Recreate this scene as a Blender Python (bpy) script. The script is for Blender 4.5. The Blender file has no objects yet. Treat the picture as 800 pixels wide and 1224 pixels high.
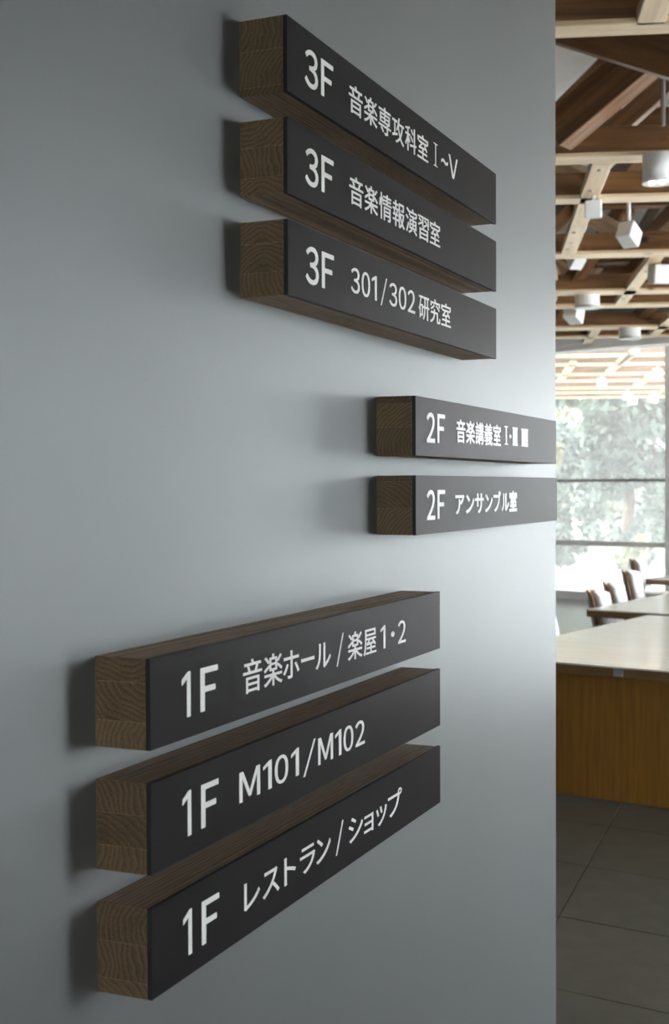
import bpy, bmesh, math, random
from mathutils import Vector, Matrix, Euler
random.seed(7)
R = math.radians
S = bpy.context.scene
COL = S.collection

# ------------------------------------------------------------------ camera
cd = bpy.data.cameras.new('camera'); cam = bpy.data.objects.new('camera', cd); COL.objects.link(cam)
YAW, PIT, ROL = 0.40972, -0.0197, -0.00392
fw = Vector((-math.sin(YAW)*math.cos(PIT), math.cos(YAW)*math.cos(PIT), math.sin(PIT)))
r0 = Vector((math.cos(YAW), math.sin(YAW), 0)); u0 = r0.cross(fw)
rr = r0*math.cos(ROL) + u0*math.sin(ROL); uu = -r0*math.sin(ROL) + u0*math.cos(ROL)
mw = Matrix((rr, uu, -fw)).transposed().to_4x4(); mw.translation = Vector((0, 0, 1.6))
cam.matrix_world = mw
cd.sensor_fit = 'VERTICAL'; cd.sensor_height = 36.0; cd.lens = 36.0*1562.7/1224
cd.clip_start = 0.02; cd.clip_end = 400
cd.dof.use_dof = True; cd.dof.focus_distance = 2.15; cd.dof.aperture_fstop = 9.5
S.camera = cam

# ------------------------------------------------------------------ world, exposure
S.view_settings.view_transform = 'Standard'; S.view_settings.look = 'None'
S.view_settings.gamma = 1.0; S.view_settings.use_curve_mapping = False
S.view_settings.exposure = 2.42
S.cycles.max_bounces = 10; S.cycles.diffuse_bounces = 6; S.cycles.glossy_bounces = 5
S.cycles.transparent_max_bounces = 12; S.cycles.sample_clamp_indirect = 6.0
S.cycles.use_denoising = True
W = bpy.data.worlds.new('overcast_sky'); S.world = W; W.use_nodes = True
wn = W.node_tree.nodes; wl = W.node_tree.links; wn.clear()
wo = wn.new('ShaderNodeOutputWorld'); wb = wn.new('ShaderNodeBackground')
wt = wn.new('ShaderNodeTexCoord'); wsep = wn.new('ShaderNodeSeparateXYZ'); wr = wn.new('ShaderNodeValToRGB')
wl.new(wt.outputs['Generated'], wsep.inputs[0]); wl.new(wsep.outputs['Z'], wr.inputs[0])
wr.color_ramp.elements[0].position = 0.0; wr.color_ramp.elements[0].color = (0.93, 0.96, 1.0, 1)
wr.color_ramp.elements[1].position = 0.9; wr.color_ramp.elements[1].color = (0.95, 0.97, 1.0, 1)
wl.new(wr.outputs[0], wb.inputs['Color']); wb.inputs['Strength'].default_value = 3.6
wl.new(wb.outputs[0], wo.inputs[0])

def portal(loc, rot, sx, sy):
    l = bpy.data.lights.new('window_portal', 'AREA'); l.shape = 'RECTANGLE'; l.size = sx; l.size_y = sy
    l.cycles.is_portal = True
    o = bpy.data.objects.new('window_portal', l); COL.objects.link(o); o.location = loc; o.rotation_euler = rot
RX = 3.7                                         # inner face of the right-hand wall
FS = -0.30                                       # slope of the glazed facade in plan
FA = math.atan(FS)
def fy(x): return 18.4 + FS*(x+4.54)
portal((-1.0, fy(-1.0)+0.1, 1.75), (R(-90), 0, FA), 18, 3.5)
portal((RX-0.15, 9.5, 1.65), (R(90), 0, R(90)), 12.0, 2.7)

# ------------------------------------------------------------------ helpers
def tag(o, label=None, cat=None, group=None, kind=None):
    if label: o['label'] = label
    if cat: o['category'] = cat
    if group: o['group'] = group
    if kind: o['kind'] = kind
    return o
def empty(name, loc=(0,0,0), rz=0.0):
    o = bpy.data.objects.new(name, None); COL.objects.link(o); o.location = loc; o.rotation_euler = (0,0,rz)
    o.empty_display_size = 0.1
    return o
def link(name, me, mat, parent=None):
    o = bpy.data.objects.new(name, me)
    if mat is not None and not me.materials: me.materials.append(mat)
    COL.objects.link(o)
    if parent is not None: o.parent = parent
    return o
def obj(name, bm, mat, parent=None, smooth=False):
    bmesh.ops.recalc_face_normals(bm, faces=bm.faces)
    me = bpy.data.meshes.new(name); bm.to_mesh(me); bm.free()
    if smooth:
        for p in me.polygons: p.use_smooth = True
    return link(name, me, mat, parent)
def add_box(bm, c, s, bev=0.0, rot=None, seg=1):
    r = bmesh.ops.create_cube(bm, size=1.0); vs = r['verts']
    for v in vs: v.co = Vector((v.co.x*s[0], v.co.y*s[1], v.co.z*s[2]))
    if bev > 0:
        es = list({e for v in vs for e in v.link_edges})
        g = bmesh.ops.bevel(bm, geom=es, offset=bev, segments=seg, profile=0.7, affect='EDGES')
        vs = list({v for f in g['faces'] for v in f.verts} | {v for v in vs if v.is_valid})
    M = Matrix.Translation(c)
    if rot is not None: M = M @ (rot.to_4x4() if hasattr(rot, 'to_4x4') else rot)
    for v in vs: v.co = M @ v.co
    return bm
def box(name, c, s, mat, parent=None, bev=0.0, rot=None):
    bm = bmesh.new(); add_box(bm, Vector(c), s, bev, rot); return obj(name, bm, mat, parent)
def box_local(name, c, s, mat, parent=None, bev=0.0):
    """box whose origin is at its centre (object texture coordinates follow it)"""
    bm = bmesh.new(); add_box(bm, Vector((0,0,0)), s, bev); o = obj(name, bm, mat, parent); o.location = c; return o
def add_cyl(bm, p0, p1, r, r2=None, n=20):
    p0 = Vector(p0); p1 = Vector(p1); d = p1-p0
    q = d.to_track_quat('Z', 'Y').to_matrix().to_4x4()
    bmesh.ops.create_cone(bm, cap_ends=True, segments=n, radius1=r, radius2=(r if r2 is None else r2), depth=d.length,
                          matrix=Matrix.Translation((p0+p1)/2) @ q)
    return bm

# ------------------------------------------------------------------ materials
def mat(name, col=(0.5,0.5,0.5), rough=0.5, spec=0.5, metal=0.0):
    m = bpy.data.materials.new(name); m.use_nodes = True
    b = m.node_tree.nodes['Principled BSDF']
    b.inputs['Base Color'].default_value = (*col, 1); b.inputs['Roughness'].default_value = rough
    b.inputs['Specular IOR Level'].default_value = spec; b.inputs['Metallic'].default_value = metal
    return m
def N(m): return m.node_tree.nodes, m.node_tree.links, m.node_tree.nodes['Principled BSDF']
def noise_col(m, c1, c2, scale=5.0, detail=5.0, stretch=(1,1,1), lo=0.35, hi=0.65, bump=0.0, bdist=0.001, coord='Object'):
    n, l, b = N(m)
    tc = n.new('ShaderNodeTexCoord'); mp = n.new('ShaderNodeMapping'); mp.inputs['Scale'].default_value = stretch
    nz = n.new('ShaderNodeTexNoise'); nz.inputs['Scale'].default_value = scale; nz.inputs['Detail'].default_value = detail
    rp = n.new('ShaderNodeValToRGB'); rp.color_ramp.elements[0].position = lo; rp.color_ramp.elements[1].position = hi
    rp.color_ramp.elements[0].color = (*c1,1); rp.color_ramp.elements[1].color = (*c2,1)
    l.new(tc.outputs[coord], mp.inputs[0]); l.new(mp.outputs[0], nz.inputs['Vector']); l.new(nz.outputs['Fac'], rp.inputs[0])
    l.new(rp.outputs[0], b.inputs['Base Color'])
    if bump:
        bp = n.new('ShaderNodeBump'); bp.inputs['Strength'].default_value = bump; bp.inputs['Distance'].default_value = bdist
        l.new(nz.outputs['Fac'], bp.inputs['Height']); l.new(bp.outputs[0], b.inputs['Normal'])
    return m

# painted wall: satin grey paint with a faint roller texture
M_wall = mat('grey_satin_paint', (0.3,0.33,0.34), 0.47, 0.7, 0.78)
def f():
    n, l, b = N(M_wall)
    tc = n.new('ShaderNodeTexCoord')
    a = n.new('ShaderNodeTexNoise'); a.inputs['Scale'].default_value = 1.3; a.inputs['Detail'].default_value = 3
    rp = n.new('ShaderNodeValToRGB'); rp.color_ramp.elements[0].position = .3; rp.color_ramp.elements[1].position = .7
    rp.color_ramp.elements[0].color = (0.192,0.204,0.209,1); rp.color_ramp.elements[1].color = (0.208,0.220,0.225,1)
    l.new(tc.outputs['Object'], a.inputs['Vector']); l.new(a.outputs['Fac'], rp.inputs[0])
    # sparse tiny pits in the paint
    v = n.new('ShaderNodeTexVoronoi'); v.inputs['Scale'].default_value = 26; l.new(tc.outputs['Object'], v.inputs['Vector'])
    vr = n.new('ShaderNodeValToRGB'); vr.color_ramp.elements[0].position = 0.035; vr.color_ramp.elements[1].position = 0.06
    vr.color_ramp.elements[0].color = (0.80,0.80,0.80,1); vr.color_ramp.elements[1].color = (1,1,1,1)
    l.new(v.outputs['Distance'], vr.inputs[0])
    mx = n.new('ShaderNodeMix'); mx.data_type = 'RGBA'; mx.blend_type = 'MULTIPLY'; mx.inputs['Factor'].default_value = 0.35
    l.new(rp.outputs[0], mx.inputs[6]); l.new(vr.outputs[0], mx.inputs[7]); l.new(mx.outputs[2], b.inputs['Base Color'])
    c = n.new('ShaderNodeTexNoise'); c.inputs['Scale'].default_value = 260; c.inputs['Detail'].default_value = 3
    l.new(tc.outputs['Object'], c.inputs['Vector'])
    bp = n.new('ShaderNodeBump'); bp.inputs['Strength'].default_value = 0.12; bp.inputs['Distance'].default_value = 0.0008
    l.new(c.outputs['Fac'], bp.inputs['Height']); l.new(bp.outputs[0], b.inputs['Normal'])
f()
M_plate = mat('charcoal_satin_plate', (0.021,0.0195,0.021), 0.44, 0.06)
M_edge = mat('black_plate_edge', (0.008,0.008,0.010), 0.5, 0.3)
M_white = mat('white_lettering', (0.93,0.92,0.90), 0.45, 0.3)

def wood_ring(name, dark, light, ring=150.0, rough=0.55, spec=0.3, offs=0.06):
    """growth rings running along local Y: end grain shows arcs, the long faces show streaks"""
    m = mat(name, light, rough, spec); n, l, b = N(m)
    tc = n.new('ShaderNodeTexCoord'); oi = n.new('ShaderNodeObjectInfo')
    ang = n.new('ShaderNodeMath'); ang.operation = 'MULTIPLY'; ang.inputs[1].default_value = 6.283*7.3; l.new(oi.outputs['Random'], ang.inputs[0])
    s = n.new('ShaderNodeMath'); s.operation = 'SINE'; l.new(ang.outputs[0], s.inputs[0])
    c = n.new('ShaderNodeMath'); c.operation = 'COSINE'; l.new(ang.outputs[0], c.inputs[0])
    cx = n.new('ShaderNodeMath'); cx.operation = 'MULTIPLY'; cx.inputs[1].default_value = offs; l.new(s.outputs[0], cx.inputs[0])
    cz = n.new('ShaderNodeMath'); cz.operation = 'MULTIPLY'; cz.inputs[1].default_value = offs; l.new(c.outputs[0], cz.inputs[0])
    cb = n.new('ShaderNodeCombineXYZ'); l.new(cx.outputs[0], cb.inputs[0]); l.new(cz.outputs[0], cb.inputs[2])
    sc = n.new('ShaderNodeVectorMath'); sc.operation = 'MULTIPLY'; sc.inputs[1].default_value = (1, 0.03, 1)
    l.new(tc.outputs['Object'], sc.inputs[0])
    ad = n.new('ShaderNodeVectorMath'); ad.operation = 'ADD'; l.new(sc.outputs[0], ad.inputs[0]); l.new(cb.outputs[0], ad.inputs[1])
    nz = n.new('ShaderNodeTexNoise'); nz.inputs['Scale'].default_value = 22; nz.inputs['Detail'].default_value = 2; l.new(ad.outputs[0], nz.inputs['Vector'])
    ln = n.new('ShaderNodeVectorMath'); ln.operation = 'LENGTH'; l.new(ad.outputs[0], ln.inputs[0])
    m1 = n.new('ShaderNodeMath'); m1.operation = 'MULTIPLY_ADD'; m1.inputs[1].default_value = 0.026
    l.new(nz.outputs['Fac'], m1.inputs[0]); l.new(ln.outputs['Value'], m1.inputs[2])
    m2 = n.new('ShaderNodeMath'); m2.operation = 'MULTIPLY'; m2.inputs[1].default_value = ring; l.new(m1.outputs[0], m2.inputs[0])
    fr = n.new('ShaderNodeMath'); fr.operation = 'FRACT'; l.new(m2.outputs[0], fr.inputs[0])
    # fine fibre noise
    sc2 = n.new('ShaderNodeVectorMath'); sc2.operation = 'MULTIPLY'; sc2.inputs[1].default_value = (1, 0.04, 1); l.new(tc.outputs['Object'], sc2.inputs[0])
    n2 = n.new('ShaderNodeTexNoise'); n2.inputs['Scale'].default_value = 420; n2.inputs['Detail'].default_value = 4; l.new(sc2.outputs[0], n2.inputs['Vector'])
    n3 = n.new('ShaderNodeTexNoise'); n3.inputs['Scale'].default_value = 28; n3.inputs['Detail'].default_value = 3; l.new(ad.outputs[0], n3.inputs['Vector'])
    a1 = n.new('ShaderNodeMath'); a1.operation = 'MULTIPLY'; l.new(fr.outputs[0], a1.inputs[0]); l.new(n3.outputs['Fac'], a1.inputs[1])
    a2 = n.new('ShaderNodeMath'); a2.operation = 'MULTIPLY_ADD'; a2.inputs[1].default_value = 0.9; l.new(n2.outputs['Fac'], a2.inputs[0]); l.new(a1.outputs[0], a2.inputs[2])
    rp = n.new('ShaderNodeValToRGB'); rp.color_ramp.elements[0].position = 0.38; rp.color_ramp.elements[1].position = 0.95
    rp.color_ramp.elements[0].color = (*dark,1); rp.color_ramp.elements[1].color = (*light,1)
    l.new(a2.outputs[0], rp.inputs[0])
    hv = n.new('ShaderNodeHueSaturation'); rv = n.new('ShaderNodeMath'); rv.operation = 'MULTIPLY_ADD'
    rv.inputs[1].default_value = 0.45; rv.inputs[2].default_value = 0.78; l.new(oi.outputs['Random'], rv.inputs[0])
    l.new(rv.outputs[0], hv.inputs['Value']); l.new(rp.outputs[0], hv.inputs['Color']); # end grain darkened for oil and for the shade on faces turned from windows
    nt = n.new('ShaderNodeSeparateXYZ'); l.new(tc.outputs['Normal'], nt.inputs[0])
    ab = n.new('ShaderNodeMath'); ab.operation = 'ABSOLUTE'; l.new(nt.outputs['Y'], ab.inputs[0])
    eg = n.new('ShaderNodeMix'); eg.data_type = 'RGBA'; eg.blend_type = 'MULTIPLY'; eg.inputs[7].default_value = (0.27,0.255,0.20,1)
    l.new(ab.outputs[0], eg.inputs['Factor']); l.new(hv.outputs[0], eg.inputs[6]); l.new(eg.outputs[2], b.inputs['Base Color'])
    bp = n.new('ShaderNodeBump'); bp.inputs['Strength'].default_value = 0.25; bp.inputs['Distance'].default_value = 0.0006
    l.new(a2.outputs[0], bp.inputs['Height']); l.new(bp.outputs[0], b.inputs['Normal'])
    return m
M_lam = wood_ring('dark_walnut_laminate', (0.155,0.104,0.066), (0.42,0.295,0.19), ring=150)

def timber(name, c1, c2, knot, rough=0.5, kscale=2.6, spec=0.4):
    """long-grain timber along local X with dark knots"""
    m = mat(name, c2, rough, spec); n, l, b = N(m)
    tc = n.new('ShaderNodeTexCoord'); oi = n.new('ShaderNodeObjectInfo')
    off = n.new('ShaderNodeMath'); off.operation = 'MULTIPLY'; off.inputs[1].default_value = 37; l.new(oi.outputs['Random'], off.inputs[0])
    ad = n.new('ShaderNodeVectorMath'); ad.operation = 'ADD'; l.new(tc.outputs['Object'], ad.inputs[0]); l.new(off.outputs[0], ad.inputs[1])
    mp = n.new('ShaderNodeMapping'); mp.inputs['Scale'].default_value = (0.5,7,7); l.new(ad.outputs[0], mp.inputs[0])
    nz = n.new('ShaderNodeTexNoise'); nz.inputs['Scale'].default_value = 3.5; nz.inputs['Detail'].default_value = 6; nz.inputs['Distortion'].default_value = 0.6
    l.new(mp.outputs[0], nz.inputs['Vector'])
    rp = n.new('ShaderNodeValToRGB'); rp.color_ramp.elements[0].position = .32; rp.color_ramp.elements[1].position = .68
    rp.color_ramp.elements[0].color = (*c1,1); rp.color_ramp.elements[1].color = (*c2,1); l.new(nz.outputs['Fac'], rp.inputs[0])
    mp2 = n.new('ShaderNodeMapping'); mp2.inputs['Scale'].default_value = (0.7,1,1); l.new(ad.outputs[0], mp2.inputs[0])
    v = n.new('ShaderNodeTexVoronoi'); v.inputs['Scale'].default_value = kscale; l.new(mp2.outputs[0], v.inputs['Vector'])
    vr = n.new('ShaderNodeValToRGB'); vr.color_ramp.elements[0].position = 0.06; vr.color_ramp.elements[1].position = 0.13
    vr.color_ramp.elements[0].color = (1,1,1,1); vr.color_ramp.elements[1].color = (0,0,0,1); l.new(v.outputs['Distance'], vr.inputs[0])
    mx = n.new('ShaderNodeMix'); mx.data_type = 'RGBA'; l.new(vr.outputs[0], mx.inputs['Factor'])
    l.new(rp.outputs[0], mx.inputs[6]); mx.inputs[7].default_value = (*knot,1); l.new(mx.outputs[2], b.inputs['Base Color'])
    return m
M_cedar = timber('cedar_beam_timber', (0.085,0.038,0.014), (0.22,0.105,0.042), (0.018,0.007,0.003), 0.35, 3.4)
M_pine = timber('pale_pine_timber', (0.60,0.44,0.27), (0.78,0.61,0.41), (0.18,0.10,0.05), 0.35, 3.2)
M_ctop = noise_col(mat('white_ceiling_board', (0.7,0.7,0.68), 0.7, 0.2), (0.62,0.62,0.60), (0.72,0.72,0.70), 3)
M_whitep = mat('white_painted_metal', (0.78,0.79,0.80), 0.4, 0.4)
M_lens = mat('lamp_glow', (1,1,1), 0.4); 
b_ = M_lens.node_tree.nodes['Principled BSDF']; b_.inputs['Emission Color'].default_value = (1,0.95,0.85,1); b_.inputs['Emission Strength'].default_value = 4
M_steel = mat('galvanised_steel', (0.45,0.47,0.48), 0.35, 0.5, 0.8)
M_desk = noise_col(mat('brown_oak_veneer', (0.2,0.1,0.03), 0.42, 0.4), (0.17,0.078,0.012), (0.24,0.115,0.018), 6, 6, (14,14,0.5))
M_edgeb = noise_col(mat('oak_table_edge', (0.2,0.12,0.06), 0.4, 0.4), (0.13,0.075,0.03), (0.18,0.105,0.045), 5, 4, (1,8,8))
M_top = noise_col(mat('pale_varnished_table_top', (0.6,0.55,0.47), 0.13, 0.8), (0.66,0.62,0.54), (0.74,0.71,0.64), 3, 4, (0.5,6,1))
M_chairw = noise_col(mat('brown_plywood', (0.2,0.1,0.04), 0.35, 0.5), (0.17,0.085,0.035), (0.25,0.13,0.055), 5, 4, (8,8,1))
M_pad = mat('white_chair_upholstery', (0.82,0.82,0.83), 0.45, 0.4)
M_tile = mat('grey_stone_tile', (0.2,0.2,0.18), 0.30, 0.4)
noise_col(M_tile, (0.070,0.071,0.060), (0.105,0.105,0.090), 9, 8, lo=.3, hi=.7, bump=0.0, bdist=0.001)
M_grout = mat('dark_grout', (0.06,0.06,0.055), 0.8, 0.2)
M_int = mat('off_white_room_paint', (0.34,0.34,0.33), 0.6, 0.3)
M_dark = mat('deep_shade_room_paint', (0.16,0.16,0.155), 0.6, 0.3)
M_frame = mat('white_window_frame', (0.93,0.93,0.93), 0.35, 0.5)
M_rail = mat('grey_bronze_glazing_rail', (0.42,0.40,0.37), 0.35, 0.5)
M_leaf = noise_col(mat('tree_leaf', (0.2,0.3,0.12), 0.5, 0.4), (0.06,0.095,0.085), (0.19,0.25,0.21), 0.6, 3)
M_leaf2 = noise_col(mat('yellow_green_leaf', (0.4,0.42,0.2), 0.5, 0.4), (0.22,0.25,0.15), (0.42,0.42,0.28), 0.8, 3)
for m_ in (M_leaf, M_leaf2):
    n_, l_, b_ = N(m_); b_.inputs['Transmission Weight'].default_value = 0.0; b_.inputs['Subsurface Weight'].default_value = 0.0
M_bark = noise_col(mat('tree_bark', (0.16,0.12,0.09), 0.9, 0.1), (0.10,0.08,0.06), (0.22,0.18,0.14), 8, 5, (4,4,1))
M_terr = noise_col(mat('pale_terrace_concrete', (0.7,0.7,0.68), 0.6, 0.3), (0.50,0.50,0.48), (0.58,0.58,0.56), 2, 4)
M_bounce = noise_col(mat('white_bounce_ground', (0.7,0.7,0.68), 0.6, 0.3), (0.74,0.74,0.72), (0.82,0.82,0.80), 2, 4)
M_grass = noise_col(mat('lawn_ground', (0.3,0.36,0.2), 0.8, 0.2), (0.10,0.13,0.08), (0.18,0.21,0.13), 1.2, 6)
M_blg = noise_col(mat('pale_far_wall', (0.6,0.62,0.62), 0.7, 0.2), (0.55,0.57,0.58), (0.62,0.64,0.65), 0.8, 3)
M_glass = bpy.data.materials.new('hazed_window_glass'); M_glass.use_nodes = True
n_ = M_glass.node_tree.nodes; l_ = M_glass.node_tree.links; n_.clear()
go = n_.new('ShaderNodeOutputMaterial'); gm = n_.new('ShaderNodeMixShader'); gt = n_.new('ShaderNodeBsdfTransparent'); gg = n_.new('ShaderNodeBsdfGlossy')
gt.inputs[0].default_value = (0.95,0.96,0.96,1); gg.inputs['Roughness'].default_value = 0.02; gf = n_.new('ShaderNodeFresnel'); gf.inputs[0].default_value = 1.45
gh = n_.new('ShaderNodeMixShader'); gd = n_.new('ShaderNodeBsdfTranslucent'); gh.inputs[0].default_value = 0.09   # white veil mixed in for bright haze and lens glare
l_.new(gt.outputs[0], gh.inputs[1]); l_.new(gd.outputs[0], gh.inputs[2])
l_.new(gf.outputs[0], gm.inputs[0]); l_.new(gh.outputs[0], gm.inputs[1]); l_.new(gg.outputs[0], gm.inputs[2]); l_.new(gm.outputs[0], go.inputs[0])

# ------------------------------------------------------------------ setting: partition wall carrying the signs
D, DW, DP = 0.74319, 0.06366, 0.00625             # camera to plate, block depth, plate thickness
WX = -(D + DW + DP)                               # wall surface
WEND = 3.295
w = box('wall_left', (WX-0.075, (WEND-3.2)/2, 1.85), (0.15, WEND+3.2, 3.7), M_wall, None, 0.0015)
tag(w, 'satin blue grey painted partition wall carrying all the floor signs', None, None, 'structure')

# room shell
def slab(name, pts, z0, z1, m, label):
    bm = bmesh.new(); a = [bm.verts.new((x,y,z0)) for x,y in pts]; t = [bm.verts.new((x,y,z1)) for x,y in pts]
    bm.faces.new(a); bm.faces.new(t)
    for i in range(len(pts)):
        j = (i+1) % len(pts); bm.faces.new((a[i],a[j],t[j],t[i]))
    return tag(obj(name, bm, m), label, None, None, 'structure')
plan = [(-11,-3.2),(RX,-3.2),(RX,fy(RX)),(-11,fy(-11))]
# slab below the tiles: brick texture carries the joints on beyond the tiles built one by one
TA = R(-9.5)
M_floor = mat('far_floor_tiling', (0.15,0.15,0.135), 0.16, 1.0)
def f():
    n, l, b = N(M_floor); tc = n.new('ShaderNodeTexCoord'); mp = n.new('ShaderNodeMapping'); mp.inputs['Rotation'].default_value = (0,0,-TA)
    bk = n.new('ShaderNodeTexBrick'); bk.offset = 0; bk.squash = 1; bk.inputs['Scale'].default_value = 1
    bk.inputs['Brick Width'].default_value = 0.675; bk.inputs['Row Height'].default_value = 0.666; bk.inputs['Mortar Size'].default_value = 0.004
    bk.inputs['Color1'].default_value = (0.08,0.08,0.070,1); bk.inputs['Color2'].default_value = (0.095,0.095,0.082,1); bk.inputs['Mortar'].default_value = (0.06,0.06,0.055,1)
    l.new(tc.outputs['Object'], mp.inputs[0]); l.new(mp.outputs[0], bk.inputs['Vector']); l.new(bk.outputs['Color'], b.inputs['Base Color'])
f()
floor = slab('floor', plan, -0.06, -0.005, M_floor, 'grey square stone tiled floor beyond the sign wall')
# tile grid in the rotated frame
ct, st_ = math.cos(TA), math.sin(TA)
def tile_xy(i, j):                                # corner of tile (i,j)
    return (-1.209 + i*0.666 - j*0.046, 5.43 - i*0.111 + j*0.674)
bm = bmesh.new(); add_box(bm, Vector((0,0,-0.0025)), (0.991,0.991,0.011), 0.0004)
for v in bm.verts: v.co = Vector((v.co.x*0.666 - v.co.y*0.046, -v.co.x*0.111 + v.co.y*0.674, v.co.z))
bmesh.ops.recalc_face_normals(bm, faces=bm.faces)
tme = bpy.data.meshes.new('floor_tile'); bm.to_mesh(tme); bm.free(); tme.materials.append(M_tile)
cnt = 0
for j in range(-5, 12):
    for i in range(-5, 8):
        x, y = tile_xy(i+0.5, j+0.5)
        if y > 13.5 or y < 0.6 or x > 4.6 or x < -5.2: continue
        if cnt >= 290: continue
        o = link('floor_tile', tme, None, floor); o.location = (x, y, -0.0025 + random.uniform(-0.0004,0.0004)); cnt += 1
ceil = slab('ceiling', plan, 4.7, 4.85, M_ctop, 'white ceiling boards above the timber lattice')
wb_ = bmesh.new()                                  # unseen opening added for fill light on the sign ends, x 0.4..2.6, z 0.1..2.5
add_box(wb_, Vector((-5.3,-3.3,2.35)), (11.4,0.2,4.7)); add_box(wb_, Vector((3.5,-3.3,2.35)), (1.8,0.2,4.7))
add_box(wb_, Vector((1.5,-3.3,3.6)), (2.2,0.2,2.2)); add_box(wb_, Vector((1.5,-3.3,0.05)), (2.2,0.2,0.1))
tag(obj('wall_back', wb_, M_int), 'plain wall behind the camera with an opening added for fill light', None, None, 'structure')
win3 = tag(empty('fill_window_3', (1.5,-3.3,0.1)), 'added glazed opening behind the camera, fill light for the sign ends', None, None, 'structure')
box('window_mullion', (0,0,1.2), (0.06,0.08,2.4), M_frame, win3); box('window_pane', (0,0,1.2), (2.19,0.01,2.39), M_glass, win3)
portal((1.5,-3.15,1.3), (R(90), 0, 0), 2.2, 2.4)
tag(box('wall_far_left', (-11.1,(fy(-11)-3.2)/2,2.35), (0.2,fy(-11)+3.2,4.7), M_int), 'plain side wall of the far space', None, None, 'structure')
# right-hand wall with an unseen window band added to light the signs: near part, far part, sill and head
wr_ = bmesh.new()
add_box(wr_, Vector((RX+0.1, 0.5, 2.35)), (0.2, 7.4, 4.7))
add_box(wr_, Vector((RX+0.1, 15.7, 2.35)), (0.2, 0.4, 4.7))
add_box(wr_, Vector((RX+0.1, 9.5, 0.15)), (0.2, 12.0, 0.3))
add_box(wr_, Vector((RX+0.1, 9.5, 3.85)), (0.2, 12.0, 1.7))
tag(obj('wall_right', wr_, M_int), 'side wall to the right of the hall with an added window band', None, None, 'structure')
win2 = tag(empty('fill_window_2', (RX+0.1,9.5,0.3)), 'added unseen band of windows in the right wall, side light for the signs', None, None, 'structure')
for k in range(7):
    box('window_mullion', (0,-5.97+k*1.99,1.35), (0.08,0.06,2.7), M_frame, win2)
box('window_pane', (0,0,1.35), (0.01,11.9,2.7), M_glass, win2)

# ------------------------------------------------------------------ glazed facade
win = tag(empty('window_1', (-4.54,18.4,0), FA), 'full height glazed facade at the end of the hall', None, None, 'structure')
L0, L1 = -6.4, 8.6
box('window_head', ((L0+L1)/2, 0.0, 3.62), (L1-L0, 0.26, 0.16), M_frame, win, 0.004)
box('window_head', ((L0+L1)/2, -0.42, 3.47), (L1-L0, 0.34, 0.07), M_frame, win, 0.004)
tag(box('wall_facade', ((L0+L1)/2, 0.0, 4.2), (L1-L0, 0.22, 1.0), M_int, win), None)
box('window_sill', ((L0+L1)/2, 0.0, 0.03), (L1-L0, 0.24, 0.16), M_frame, win, 0.004)
box('glazing_rail', ((L0+L1)/2, 0, 1.665), (L1-L0, 0.05, 0.035), M_rail, win)
box('glazing_rail', ((L0+L1)/2, 0, 0.79), (L1-L0, 0.07, 0.07), M_frame, win)
xs = [-4.22, -1.21, 1.80, 4.81, 7.82]
for x in xs:
    box('window_mullion', (x, 0, 1.77), (0.16, 0.16, 3.5), M_frame, win, 0.004)
prev = L0
for x in xs+[L1]:
    for z0, z1 in ((0.11,0.755),(0.825,1.645),(1.685,3.54)):
        box('window_pane', ((prev+x)/2, 0.0, (z0+z1)/2), (x-prev-0.17, 0.012, z1-z0), M_glass, win)
    prev = x

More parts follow.
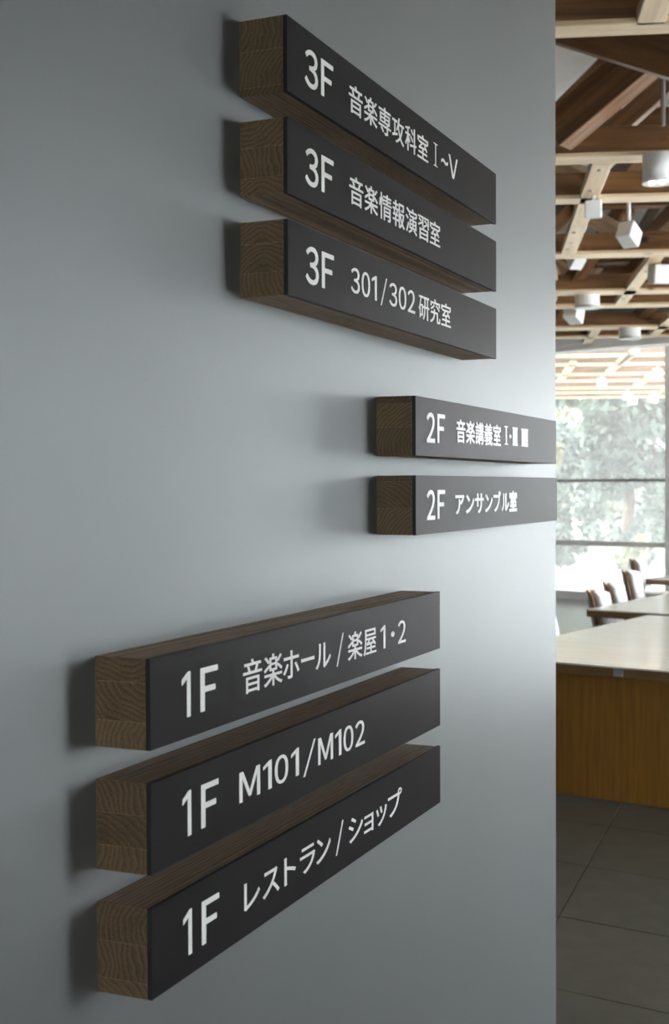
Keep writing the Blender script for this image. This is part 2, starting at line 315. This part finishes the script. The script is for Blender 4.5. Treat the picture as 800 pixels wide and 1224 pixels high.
# ------------------------------------------------------------------ signs
T3, T2, T1 = 1.5600, 2.0513, 1.2098               # where each stack starts along the wall
LEN = 0.9646
WIDE = {c: chr(ord(c)+0xFEE0) for c in '0123FMV'}
def bars(rects):
    V, F = [], []
    for x0, y0, x1, y1 in rects:
        k = len(V); V += [(x0,y0,0),(x1,y0,0),(x1,y1,0),(x0,y1,0)]; F.append((k,k+1,k+2,k+3))
    me = bpy.data.meshes.new('t'); me.from_pydata(V, [], F); return me
def poly(pts, holes=()):
    bm = bmesh.new(); bm.faces.new([bm.verts.new((x,y,0)) for x,y in pts])
    me = bpy.data.meshes.new('t'); bm.to_mesh(me); bm.free(); return me
def text_mesh(txt, off=0.0):
    """glyph outline with a little body (z 0..0.01)"""
    if txt == 'Ⅰ':                                 # serifed roman numerals
        q = 0.05+off*3
        me = bars([(0,0,1,q*1.3),(0,2-q*1.3,1,2),(0.5-q*1.6,q*1.3,0.5+q*1.6,2-q*1.3)])
    elif txt == 'Ⅱ': me = bars([(0,0,1.6,0.16),(0,1.84,1.6,2),(0.12,0.16,1.48,1.84)])
    elif txt == 'Ⅲ': me = bars([(0,0,2.2,0.14),(0,1.86,2.2,2),(0.10,0.14,2.10,1.86)])
    elif txt == '/': me = poly([(0,0),(0.13,0),(1,2),(0.87,2)])
    elif txt == '1':
        q = off*1.2
        me = poly([(0.62-q,0),(1,0),(1,2),(0.74-q,2),(0.0,1.70),(0.0,1.48-q*2),(0.62-q,1.70-q)])
    else:
        txt = ''.join(WIDE.get(c, c) for c in txt)
        cu = bpy.data.curves.new('t', 'FONT'); cu.body = txt; cu.size = 1.0; cu.extrude = 0.005
        cu.resolution_u = 5
        o = bpy.data.objects.new('t', cu); COL.objects.link(o)
        dg = bpy.context.evaluated_depsgraph_get(); dg.update()
        me = bpy.data.meshes.new_from_object(o.evaluated_get(dg), depsgraph=dg)
        bpy.data.objects.remove(o); bpy.data.curves.remove(cu)
        if off > 0.001:                            # heavier stroke: shifted copies of the solid glyph merged into one
            base = [tuple(v.co) for v in me.vertices]; fs = [tuple(p.vertices) for p in me.polygons]; V, F = [], []
            for q in range(7):
                dx, dy = (off*math.cos(q*1.0472), off*math.sin(q*1.0472)) if q else (0, 0)
                k = len(V); V += [(x+dx, y+dy, z + (0.0001*q if z > 0 else 0)) for x, y, z in base]; F += [tuple(i+k for i in f_) for f_ in fs]
            bpy.data.meshes.remove(me); me = bpy.data.meshes.new('t'); me.from_pydata(V, [], F)
        return me
    bm = bmesh.new(); bm.from_mesh(me)
    g = bmesh.ops.extrude_face_region(bm, geom=list(bm.faces))
    for e in g['geom']:
        if isinstance(e, bmesh.types.BMVert): e.co.z += 0.01
    bmesh.ops.recalc_face_normals(bm, faces=bm.faces); bm.to_mesh(me); bm.free(); return me
def text_part(name, runs, parent):
    """runs: (glyph, y0, y1, ztop, zbottom, offset) in the sign's frame: x out of the wall, y along it, z up (0 = top edge); ztop None = natural CJK cell"""
    for txt, t0, t1, zt, zb, off in runs:
        me = text_mesh(txt, off)
        xs = [v.co.x for v in me.vertices]; ys = [v.co.y for v in me.vertices]; zs = [v.co.z for v in me.vertices]
        x0, x1, y0, y1, zm = min(xs), max(xs), min(ys), max(ys), min(zs)
        sx = (t1-t0)/(x1-x0)
        if zt is None: sy = 0.0445; oy = -0.0676
        else: sy = (zb-zt)/(y1-y0); oy = -zb - y0*sy
        for v in me.vertices:
            v.co = Vector((DP/2 + 0.00002 + (v.co.z-zm)*0.06, t0+(v.co.x-x0)*sx, oy + v.co.y*sy))
        me.name = name; link(name, me, M_white, parent)
def run(s, t0, t1, zt, zb, off=0.006):
    """upright latin text, every glyph fitted to its own slot"""
    wd = {'1':0.42, 'M':0.98}; gap = 0.17
    tot = sum(wd.get(c, 0.70) for c in s) + gap*(len(s)-1); k = (t1-t0)/tot; out = []; x = t0
    for c in s:
        w_ = wd.get(c, 0.70)*k; out.append((c, x, x+w_, zt, zb, off)); x += w_ + gap*k
    return out
def cells(s, t0, pitch, ink=0.90, off=0.006):
    narrow = {'ョ':(0.12,0.62), 'ッ':(0.10,0.72), 'ト':(0.22,0.72), 'レ':(0.12,0.86)}
    out = []
    for i, c in enumerate(s):
        a, b = narrow.get(c, (0.0, ink))
        out.append((c, t0+pitch*(i+a), t0+pitch*(i+b), None, None, off))
    return out
def number(n, off=0.012):
    # two glyphs measured separately so the pair spreads as in the photograph
    x = {'3':(0.056,0.0985), '2':(0.0545,0.0975), '1':(0.0675,0.0865)}[n]
    return [(n, x[0], x[1], 0.0245, 0.0762, off), ('F', 0.110, 0.1515, 0.0248, 0.0755, off)]
SIGNS = []
def sign(name, label, t, ztop, splits, num, runs, off=0.012, length=LEN):
    root = empty(name, (-(D+DP/2), t, 1.6+ztop)); SIGNS.append(root)
    tag(root, label, 'sign', None)
    # laminated block, one board per lamella, grain along the wall
    edges = [0.0]+splits+[1.0]
    for a, b in zip(edges[:-1], edges[1:]):
        za, zb = -0.1*a, -0.1*b
        bm = bmesh.new(); add_box(bm, Vector((0,0,0)), (DW, length-0.007, (za-zb)-0.0001), 0.0002)
        o = obj('wood_lamella', bm, M_lam, root); o.location = (-(DP/2+DW/2), (length-0.007)/2, (za+zb)/2)
    bm = bmesh.new(); add_box(bm, Vector((0, length/2, -0.05)), (DP, length, 0.1), 0.0004)
    p = obj('face_plate', bm, M_plate, root)
    p.data.materials.append(M_edge)
    for f_ in p.data.polygons:
        if f_.normal.x < 0.5: f_.material_index = 1
    text_part('floor_character', number(num, off), p)
    text_part('room_character', runs, p)
    return root
z30, z31, z32 = 0.6194, 0.4859, 0.3523
sign('directory_sign', 'top dark grey sign reading 3F 音楽専攻科室 Ⅰ~Ⅴ with wood side', T3, z30, [0.42,0.9], '3',
     cells('音楽専攻科室', 0.2094, 0.0589) + [('Ⅰ',0.5863,0.6059,0.0275,0.0665,0.0),('~',0.626,0.6627,0.044,0.053,0.006),('V',0.6674,0.7179,0.0285,0.0674,0.0)])
sign('directory_sign', 'dark grey sign reading 3F 音楽情報演習室, second from the top', T3, z31, [0.36,0.76], '3',
     cells('音楽情報演習室', 0.2100, 0.0592))
sign('directory_sign', 'dark grey sign reading 3F 301/302 研究室, lowest of the upper three', T3, z32, [0.3,0.68], '3',
     run('301',0.2150,0.3169,0.0300,0.0675) + [('/',0.3335,0.3610,0.0275,0.072,0.004)] + run('302',0.3714,0.4890,0.0302,0.0672) + cells('研究室', 0.5078, 0.0582))
sign('directory_sign', 'grey sign reading 2F 音楽講義室 Ⅰ・Ⅱ Ⅲ, upper of the middle pair', T2, 0.1504, [0.12,0.52], '2',
     cells('音楽講義室', 0.2155, 0.0583, 0.92, 0.022) + [('Ⅰ',0.5297,0.5541,0.029,0.067,0.02),('・',0.566,0.580,0.045,0.053,0.01),('Ⅱ',0.589,0.6274,0.029,0.067,0.05),('Ⅲ',0.6575,0.7119,0.029,0.067,0.06)], 0.018)
sign('directory_sign', 'grey sign reading 2F アンサンブル室, lower of the middle pair', T2, 0.0176, [0.1,0.55], '2',
     [(c,a,b,None,None,o) for c,a,b,o in (('ア',.2096,.262,.024),('ン',.272,.323,.024),('サ',.329,.385,.024),('ン',.394,.443,.024),('ブ',.451,.502,.024),('ル',.507,.562,.03),('室',.564,.6230,.045))], 0.018, LEN+0.008)
z10, z11, z12 = -0.1852, -0.3208, -0.4568
sign('directory_sign', 'charcoal sign reading 1F 音楽ホール / 楽屋 1・2 with pale brown top', T1, z10, [0.27,0.70], '1',
     [(c,a,b,None,None,.006) for c,a,b in (('音',.2167,.2675),('楽',.2742,.3268),('ホ',.3304,.3796),('ー',.3863,.4285),('ル',.4335,.4852),('楽',.5486,.6031),('屋',.609,.6604))] +
     [('/',.5066,.5318,.0275,.0735,.004),('1',.6794,.6987,.0325,.0690,.004),('・',.7245,.7390,.046,.055,.004),('2',.7559,.7906,.0325,.0690,.004)])
sign('directory_sign', 'charcoal sign reading 1F M101/M102, second from the bottom', T1, z11, [0.36,0.72], '1',
     run('M101',.2052,.3769,.0300,.0672) + [('/',.3915,.4318,.0275,.0735,.004)] + run('M102',.441,.6118,.0300,.0672))
sign('directory_sign', 'charcoal sign reading 1F レストラン/ショップ, bottom of all signs', T1, z12, [0.42,0.83], '1',
     [(c,a,b,None,None,.006) for c,a,b in (('レ',.216,.259),('ス',.2675,.3151),('ト',.3304,.3654),('ラ',.3796,.4285),('ン',.4335,.482),('シ',.5486,.6031),('ョ',.609,.6455),('ッ',.6579,.7026),('プ',.7091,.7698))] +
     [('/',.5012,.5285,.0275,.0735,.004)])

# ------------------------------------------------------------------ timber lattice
UA = math.atan2(0.294, 0.956)
U = Vector((0.956,0.294,0)); Vv = Vector((-0.294,0.956,0))
lat = empty('ceiling_lattice', (0,0,3.5))
tag(lat, 'exposed brown timber ceiling lattice of crossing beams and sloping struts', 'ceiling lattice')
def beam(name, p0, p1, w, h, m, parent=lat, bev=0.004, roll=0.0):
    """timber from p0 to p1 (centre line, world), w across, h high"""
    p0 = Vector(p0); p1 = Vector(p1); d = p1-p0
    bm = bmesh.new(); add_box(bm, Vector((0,0,0)), (d.length, w, h), bev)
    o = obj(name, bm, m, parent)
    q = d.to_track_quat('X', 'Z').to_matrix().to_4x4() @ Matrix.Rotation(roll, 4, 'X')
    o.matrix_basis = Matrix.Translation((p0+p1)/2 - (parent.location if parent else Vector())) @ q
    return o
def uv(u, v, z): 
    p = U*u + Vv*v; return (p.x, p.y, z)
def lamin(v, w, u0, u1, zb=3.5, h=0.16, z=None):
    # chord: thin pale strip below, cedar above
    beam('lower_strip', uv(u0, v+w/2, zb+0.012), uv(u1, v+w/2, zb+0.012), w, 0.024, M_pine)
    beam('chord_beam', uv(u0, v+w/2, zb+0.024+(h-0.024)/2), uv(u1, v+w/2, zb+0.024+(h-0.024)/2), w-0.004, h-0.024, M_cedar)
VB = [5.52, 7.71, 8.82, 10.93, 13.05, 14.08, 16.03, 17.05]
WB = [0.165, 0.21, 0.20, 0.27, 0.32, 0.28, 0.34, 0.20]
def room_u(v):                                     # clip to the room plan
    return (-3.0 + 0.0*v, 4.6)
for v, wd in zip(VB, WB):
    lamin(v, wd*0.9, -3.5 + (0.9 if v < 5 else 0) + 0.16*v*0, (RX-0.2+0.294*v)/0.956, h=0.17)
VO = [19.45, 20.9, 22.75, 24.2, 25.95, 27.3, 28.8]
for v in VO: lamin(v, 0.34, -3.0, 12.0, h=0.17)
slab_c = slab('ceiling_shade_roof', [(-13,fy(-13)+0.3),(-0.6,fy(-0.6)+0.3),(-0.6,29.5),(-13,29.5)], 4.7, 4.85, M_ctop, 'white roof slab added above the outdoor lattice to shade it')  # roof slab added to keep sky light off the outdoor lattice
# cross pieces: staggered, each spans two beams
def cross(u, v0, v1, w=0.12):
    beam('cross_brace', uv(u, v0, 3.53), uv(u, v1, 3.53), w, 0.06, M_pine)
CR = [(0.70,2.0,5.55),(0.72,7.90,10.95),(1.47,11.2,14.1),(1.42,16.35,17.9),(2.19,15.3,17.1),(2.2,19.1,20.9),(2.17,19.6,22.8),
      (3.0,22.9,26.0),(1.45,20.9,24.2),(-0.05,5.7,7.7),(-0.8,7.9,10.9),(2.2,7.9,10.9),(2.95,11.2,14.1),(2.2,5.7,7.7),(-0.05,11.2,13.1),(0.0,13.4,16.0),(0.72,13.4,16.0),(3.7,19.6,22.8),(3.7,25.9,28.8),(4.4,19.6,28)]
for c in CR: cross(*c)
# upper chords and sloping web struts between the two layers
for v in (4.6, 6.9, 9.85, 12.0, 15.0, 16.9):
    beam('upper_beam', uv(-3.2, v, 4.22), uv((RX-0.2+0.294*v)/0.956, v, 4.22), 0.16, 0.26, M_cedar)
for u in (-1.4, 0.1, 1.85, 3.4):
    beam('upper_beam', uv(u, 7.2, 4.45), uv(u, 18.2, 4.45), 0.14, 0.2, M_cedar)
def web(a, b, w=0.13, h=0.13, m=None): beam('web_strut', a, b, w, h, m or M_cedar)
for k, (va, vb) in enumerate(((8.95,9.85),(11.05,12.0),(13.2,12.1),(14.2,15.0),(16.15,15.1))):
    for q in range(7):
        u = -1.1 + q*1.0 + (k % 2)*0.5
        web(uv(u, va, 3.62), uv(u+0.42, vb, 4.12), 0.14, 0.14)
        if q % 2: web(uv(u+0.85, va, 3.62), uv(u+0.42, vb, 4.12), 0.12, 0.12, M_pine)
# the big struts right above the desk
beam('web_strut', (-1.80, 6.33, 3.99), (-0.70, 6.15, 3.46), 0.10, 0.23, M_cedar)
beam('web_strut', (-1.76, 7.15, 3.545), (-1.00, 6.95, 4.00), 0.14, 0.21, M_cedar)
beam('web_strut', (-1.70, 8.25, 3.79), (-1.20, 8.35, 4.22), 0.12, 0.12, M_cedar)
beam('web_strut', (-2.30, 8.9, 4.05), (-1.70, 8.95, 4.60), 0.07, 0.12, M_cedar)
bm = bmesh.new(); add_cyl(bm, (-1.205,7.3,3.56-3.5), (-1.205,7.3,4.7-3.5), 0.012, n=10)
obj('tie_rod', bm, M_steel, lat)
# bolt heads on the pale pieces
bm = bmesh.new(); add_cyl(bm, (0,0,-0.006), (0,0,0.006), 0.016, n=8); bmesh.ops.recalc_face_normals(bm, faces=bm.faces)
bme = bpy.data.meshes.new('bolt'); bm.to_mesh(bme); bm.free(); bme.materials.append(M_steel)
for (u, v) in ((0.71,8.6),(0.74,9.3),(0.70,10.0),(1.47,11.9),(1.46,12.9),(1.45,13.6),(0.35,7.80),(0.72,8.05),(0.70,10.7),(1.43,16.6)):
    o = link('bolt', bme, None, lat); o.location = Vector(uv(u, v, 3.497)) - lat.location

# ------------------------------------------------------------------ ceiling lamps
def spotlight(label, loc, rz, tilt, s=0.15, group='box spotlights hung in the lattice', hang=0.18):
    t = tag(empty('spotlight', loc, rz), label, 'spotlight', group)
    bm = bmesh.new(); add_box(bm, Vector((0,0,0)), (s, s*1.25, s*1.1), 0.008, Euler((R(tilt),0,0)).to_matrix())
    obj('lamp_body', bm, M_whitep, t)
    bm = bmesh.new(); add_cyl(bm, (0,0,s*0.45), (0,0,s*0.45+hang), 0.014, n=10); add_box(bm, Vector((0,0,s*0.45+hang)), (0.07,0.10,0.03), 0.003)
    obj('stem', bm, M_whitep, t)
    return t
sp = [('white box spotlight on the near pale cross brace, above the tilted one', (-1.87,8.60,3.415), 0.2, 12, 0.11),
      ('tilted white box spotlight below and right of the nearest box spotlight', (-1.84,9.66,3.43), -0.3, -28, 0.125),
      ('white spotlight at the right edge beside the second pale cross brace', (-1.93,11.5,3.42), 0.5, 10, 0.15),
      ('slanted white spotlight close to the grey wall edge between two beams', (-2.60,11.25,3.56), 0.7, 55, 0.12),
      ('white box spotlight close to the grey wall edge, below the slanted one', (-3.29,14.15,3.47), -0.2, -20, 0.16)]
for a in sp: spotlight(*a, hang=0.60 if a[2] == -0.3 else 0.18)
for i, (px, v_, z_, lb) in enumerate(((2.07,22.86,3.35,'white outdoor spotlight nearest the grey wall edge under the bright eaves'),
                             (2.77,21.05,3.36,'largest white outdoor spotlight under the bright eaves'),
                             (2.86,26.1,3.34,'white outdoor spotlight low in the middle of the bright eaves'),
                             (3.44,24.36,3.40,'white outdoor spotlight at the right edge under the bright eaves'),
                             (3.52,27.42,3.36,'small white outdoor spotlight low at the right under the bright eaves'),
                             (3.11,27.46,3.33,'small white outdoor spotlight, lowest under the bright eaves'))):
    spotlight(lb, uv(px, v_, z_), 0.3*i, (-20,15,5,-10,12,0)[i], 0.13, 'spotlights under the outdoor eaves')
t = tag(empty('cylinder_downlight', (-1.285, 7.62, 3.325)), 'white cylinder downlight with two small lamps hanging below the second beam', 'downlight')
bm = bmesh.new(); add_cyl(bm, (0,0,0.0), (0,0,0.16), 0.088, n=32); obj('housing', bm, M_whitep, t, True)
t.children[0].data.polygons.foreach_set('use_smooth', [abs(p.normal.z) < 0.5 for p in t.children[0].data.polygons])
bm = bmesh.new(); add_cyl(bm, (0,0,-0.004), (0,0,0.012), 0.091, n=32); obj('rim', bm, M_whitep, t)
for dx in (-0.028, 0.03):
    bm = bmesh.new(); bmesh.ops.create_uvsphere(bm, u_segments=12, v_segments=8, radius=0.014, matrix=Matrix.Translation((dx,-0.05,-0.006))); obj('lamp', bm, M_lens, t, True)
def ring_light(loc, w, label):
    t = tag(empty('surface_downlight', loc), label, 'downlight', 'round surface downlights')
    bm = bmesh.new(); add_cyl(bm, (0,0,0.02), (0,0,0.14), w/2, n=28); obj('housing', bm, M_whitep, t)
    bm = bmesh.new(); add_cyl(bm, (0,0,0.0), (0,0,0.022), w/2*1.04, n=28); obj('rim', bm, M_steel, t)
ring_light((-2.90,13.05,3.37), 0.24, 'round white downlight under a middle beam near the grey wall edge')
ring_light((-3.04,16.02,3.37), 0.26, 'round white downlight under the last indoor beam before the window')

# ------------------------------------------------------------------ tables
def table(label, xl, xr, yf, yb, panel, rz=R(-11.0), h=0.70):
    """xl, yf = front left corner in world; table runs to the right and back"""
    t = tag(empty('long_table', (xl, yf, 0), rz), label, 'table')
    Lx, Ly = xr, yb
    box_local('table_top', (Lx/2, Ly/2, h-0.004), (Lx, Ly, 0.008), M_top, t, 0.001)
    box_local('top_edge', (Lx/2, Ly/2, h-0.032), (Lx-0.002, Ly-0.002, 0.048), M_edgeb, t, 0.002)
    if panel:
        box_local('front_panel', (Lx/2, 0.06, (h-0.056+0.018)/2), (Lx-0.03, 0.03, h-0.056-0.018), M_desk, t, 0.001)
        for x in (0.3, Lx-0.2): box_local('side_panel', (x, Ly/2, (h-0.056)/2), (0.03, Ly-0.3, h-0.056), M_desk, t, 0.001)
        box_local('socket_plate', (0.83, -0.003, h-0.030), (0.05, 0.006, 0.034), M_steel, t, 0.001)
    else:
        for x in (0.25, Lx-0.25):
            for y in (0.2, Ly-0.2):
                bm = bmesh.new(); add_box(bm, Vector((x, y, (h-0.056)/2)), (0.06, 0.06, h-0.056), 0.003); obj('leg', bm, M_steel, t)
        bm = bmesh.new()
        for y in (0.2, Ly-0.2): add_box(bm, Vector((Lx/2, y, h-0.09)), (Lx-0.5, 0.03, 0.06), 0.002)
        obj('rail', bm, M_steel, t)
    return t
table('nearest long table with solid brown front panel and pale glossy top', -2.10, 3.55, 6.64, 2.56, True)
table('second long table with thin brown edge and pale glossy top', -2.10, 3.4, 9.42, 2.95, False)
table('farthest long table, a pale strip with a dark edge at the right', -2.26, 3.4, 12.70, 2.6, False)

# ------------------------------------------------------------------ chairs
def chair(label, loc, rz, top=0.80):
    t = tag(empty('dining_chair', loc, rz), label, 'chair', 'chairs along the left ends of the tables')
    # faces local +x; curved plywood back
    def shell(r, th, z0, z1, wid, lean, name, m, par, inset=0.0):
        bm = bmesh.new(); n, k = 10, 6; grid = []
        for s in (0, 1):
            g = []
            for j in range(k+1):
                z = z0 + (z1-z0)*j/k; row = []
                for i in range(n+1):
                    y = -wid/2 + wid*i/n
                    crown = (1 - 0.10*(2*i/n-1)**4)
                    zz = z0 + (z-z0)*crown
                    x = -0.20 - lean*(j/k) + 0.07*(2*y/wid)**2 + inset + s*th
                    row.append(bm.verts.new((x, y, zz)))
                g.append(row)
            grid.append(g)
        a, b = grid
        for j in range(k):
            for i in range(n):
                bm.faces.new((a[j][i],a[j][i+1],a[j+1][i+1],a[j+1][i])); bm.faces.new((b[j][i],b[j+1][i],b[j+1][i+1],b[j][i+1]))
        for i in range(n):
            bm.faces.new((a[0][i],b[0][i],b[0][i+1],a[0][i+1])); bm.faces.new((a[k][i],a[k][i+1],b[k][i+1],b[k][i]))
        for j in range(k):
            bm.faces.new((a[j][0],a[j+1][0],b[j+1][0],b[j][0])); bm.faces.new((a[j][n],b[j][n],b[j+1][n],a[j+1][n]))
        return obj(name, bm, m, par, True)
    shell(0, 0.016, 0.40, top, 0.42, 0.07, 'backrest', M_chairw, t)
    shell(0, 0.045, 0.52, top-0.015, 0.37, 0.05, 'back_cushion', M_pad, t, 0.018)
    bm = bmesh.new(); add_box(bm, Vector((0.02,0,0.425)), (0.43,0.42,0.02), 0.008, None, 2); obj('seat', bm, M_chairw, t)
    bm = bmesh.new(); add_box(bm, Vector((0.02,0,0.455)), (0.41,0.40,0.04), 0.015, None, 3); obj('seat_cushion', bm, M_pad, t, True)
    for x, y in ((0.18,0.17),(0.18,-0.17),(-0.16,0.17),(-0.16,-0.17)):
        bm = bmesh.new(); add_cyl(bm, (x*1.12,y*1.1,0), (x,y,0.416), 0.011, 0.015, 12); obj('leg', bm, M_chairw, t)
    return t
chair('white padded chair nearest the camera, half hidden by the wall edge', (-1.97,8.35,0), R(6), 0.78)
chair('white padded chair with brown shell at the front left corner of the second table', (-1.99,10.15,0), R(4), 0.79)
chair('narrow looking white padded chair halfway along the left end of the second table', (-2.04,11.0,0), R(3), 0.79)
chair('white padded chair with brown shell at the far left end of the second table', (-2.15,12.35,0), R(2), 0.81)
chair('white padded chair behind the others, at the left end of the farthest table', (-2.38,13.95,0), R(2), 0.83)

# ------------------------------------------------------------------ outdoors
def plane_poly(name, pts, z, m, label):
    bm = bmesh.new(); bm.faces.new([bm.verts.new((x,y,z)) for x,y in pts]); return tag(obj(name, bm, m), label, None, None, 'structure')
plane_poly('ground_lawn', [(-160,-60),(160,-60),(160,200),(-160,200)], -0.14, M_grass, 'sloping lawn and ground outside the window')
tr = bmesh.new()
tp = [(-30, fy(-30)), (7, fy(7)), (12, fy(12)+9), (-30, fy(-30)+7)]
lo = [tr.verts.new((x,y,-0.135)) for x,y in tp]; hi = [tr.verts.new((x,y,-0.03)) for x,y in tp]
tr.faces.new(lo); tr.faces.new(hi)
for i in range(4): tr.faces.new((lo[i], lo[(i+1)%4], hi[(i+1)%4], hi[i]))
tag(obj('ground_terrace', tr, M_terr), 'pale terrace paving just outside the window', None, None, 'structure')

plane_poly('ground_reflector', [(RX+0.25,-40),(70,-40),(70,70),(-0.5,70),(-0.5,18.6),(RX+0.25,17.2)], -0.12, M_bounce, 'added pale ground outside the right-hand windows, bouncing light onto the sign wall')  # unseen pale ground, added to bounce light in at eye level
def foliage(blobs, n, size, m, name, parent, seed):
    rnd = random.Random(seed); V=[]; F=[]
    for _ in range(n):
        c, r = rnd.choice(blobs)
        while True:
            d = Vector((rnd.uniform(-1,1),rnd.uniform(-1,1),rnd.uniform(-1,1)))
            if 0.15 < d.length < 1: break
        d = d.normalized()*(d.length**0.4)
        p = Vector(c)+Vector((d.x*r[0],d.y*r[1],d.z*r[2]))
        q = Euler((rnd.uniform(-1.2,1.2),rnd.uniform(-1.2,1.2),rnd.uniform(0,6.28))).to_matrix()
        s = size*rnd.uniform(0.6,1.3); k=len(V)
        for a,b in ((-s,0),(0,-s*0.45),(s,0),(0,s*0.45)): V.append(tuple(p+q@Vector((a,b,0))))
        F.append((k,k+1,k+2,k+3))
    me = bpy.data.meshes.new(name); me.from_pydata(V,[],F)
    return link(name, me, m, parent)
def tree(label, loc, h, cr, seed, m=None, n=9000, trunk=0.16, base=0.25, name='tree'):
    rnd = random.Random(seed)
    t = tag(empty(name, loc), label, 'tree' if name == 'tree' else 'bush', None)
    blobs = []
    for k in range(16):
        a = rnd.uniform(0,6.28); rr_ = cr*rnd.uniform(0,0.85); z = h*rnd.uniform(base+0.08, 0.92)
        f_ = 1-abs(z/h-0.55)*0.9
        blobs.append(((math.cos(a)*rr_*f_, math.sin(a)*rr_*f_, z), (cr*rnd.uniform(.28,.5),)*2+(h*rnd.uniform(.08,.14),)))
    foliage(blobs, n, 0.16 if h > 3 else 0.07, m or M_leaf, 'foliage', t, seed)
    bm = bmesh.new(); top = (rnd.uniform(-.3,.3), rnd.uniform(-.3,.3), h*0.75)
    add_cyl(bm, (0,0,-0.1), top, trunk, trunk*0.4, 10)
    for b_ in blobs[:7]:
        f_ = rnd.uniform(0.35,0.8); add_cyl(bm, (top[0]*f_,top[1]*f_,top[2]*f_), b_[0], trunk*0.4, trunk*0.15, 7)
    obj('trunk', bm, M_bark, t)
    return t
tree('broad grey green tree filling the left of the window view', (-9.9,34.0,-0.14), 8.5, 2.5, 1, n=11000, base=0.12)
tree('dark leafy tree right of the centre of the window view', (-6.0,31.5,-0.14), 8.6, 1.9, 2, n=12000, base=0.05)
tree('tall pale tree rising behind the other trees in the window', (-10.2,42.5,-0.14), 12.5, 3.6, 3, M_leaf2, 12000, base=0.03)
tree('distant tree at the far left behind the broad tree', (-17.0,50.0,-0.14), 13.0, 3.6, 5, n=9000, base=0.03)
tree('distant tree to the right beyond the dark leafy tree', (-4.0,45.0,-0.14), 12.5, 3.2, 6, M_leaf2, 9000, base=0.03)
tree('dense distant tree low between the two nearer trees', (-11.0,54.0,-0.14), 14.0, 3.8, 11, n=12000, base=0.01)
tree('yellow green sapling with thin trunk low in the window', (-7.2,27.3,-0.14), 3.2, 0.6, 7, M_leaf2, 1600, 0.05, 0.3)
tree('round clipped bush low at the left of the window', (-6.15,25.2,-0.14), 1.05, 0.5, 8, n=2600, trunk=0.03, base=0.05, name='bush')
tree('low yellowish bush beside the round clipped bush', (-4.75,25.6,-0.14), 0.8, 0.4, 9, M_leaf2, 2000, 0.03, 0.05, 'bush')
tree('dark low bush farthest right beneath the dark leafy tree', (-5.1,27.9,-0.14), 1.1, 0.5, 10, n=2600, trunk=0.03, base=0.05, name='bush')
for k, (x, y, h_) in enumerate(((4.5,48,2.4),(9.5,50,2.8),(15,47,2.2),(20.5,51,2.6))):  # unseen low row, added to dim the hot reflection on the wall
    tree('added low tree dimming the brightness mirrored in the wall, %s from the left' % ('first','second','third','fourth')[k], (x,y,-0.14), h_, 2.2, 40+k, n=4500, base=0.02)
hd = tag(empty('hedge', (-8.5,37.8,-0.14)), 'long dense dark hedge closing the garden below the tree crowns', 'hedge')
foliage([((x*0.9-6.5, 0, 0.5+0.85*z_), (0.8,0.55,0.6)) for x in range(15) for z_ in range(4)], 14000, 0.13, M_leaf, 'foliage', hd, 77)
bm = bmesh.new()
for x in range(8): add_cyl(bm, (x*1.7-6,0,-0.1), (x*1.7-6,0,2.4), 0.05, n=6)
tag(obj('stems', bm, M_bark, hd), kind='stuff')
# more trees either side, seen from other angles and mirrored in the glass
for k, (x, y) in enumerate(((-20,36),(-27,43),(-34,38),(-16,66),(-24,62))):
    tree('garden tree standing outside the view to the %s' % ('left','far left','far left edge','distant left','left in the distance')[k], (x,y,-0.14), 9+k%3, 3.2, 20+k, n=4500)
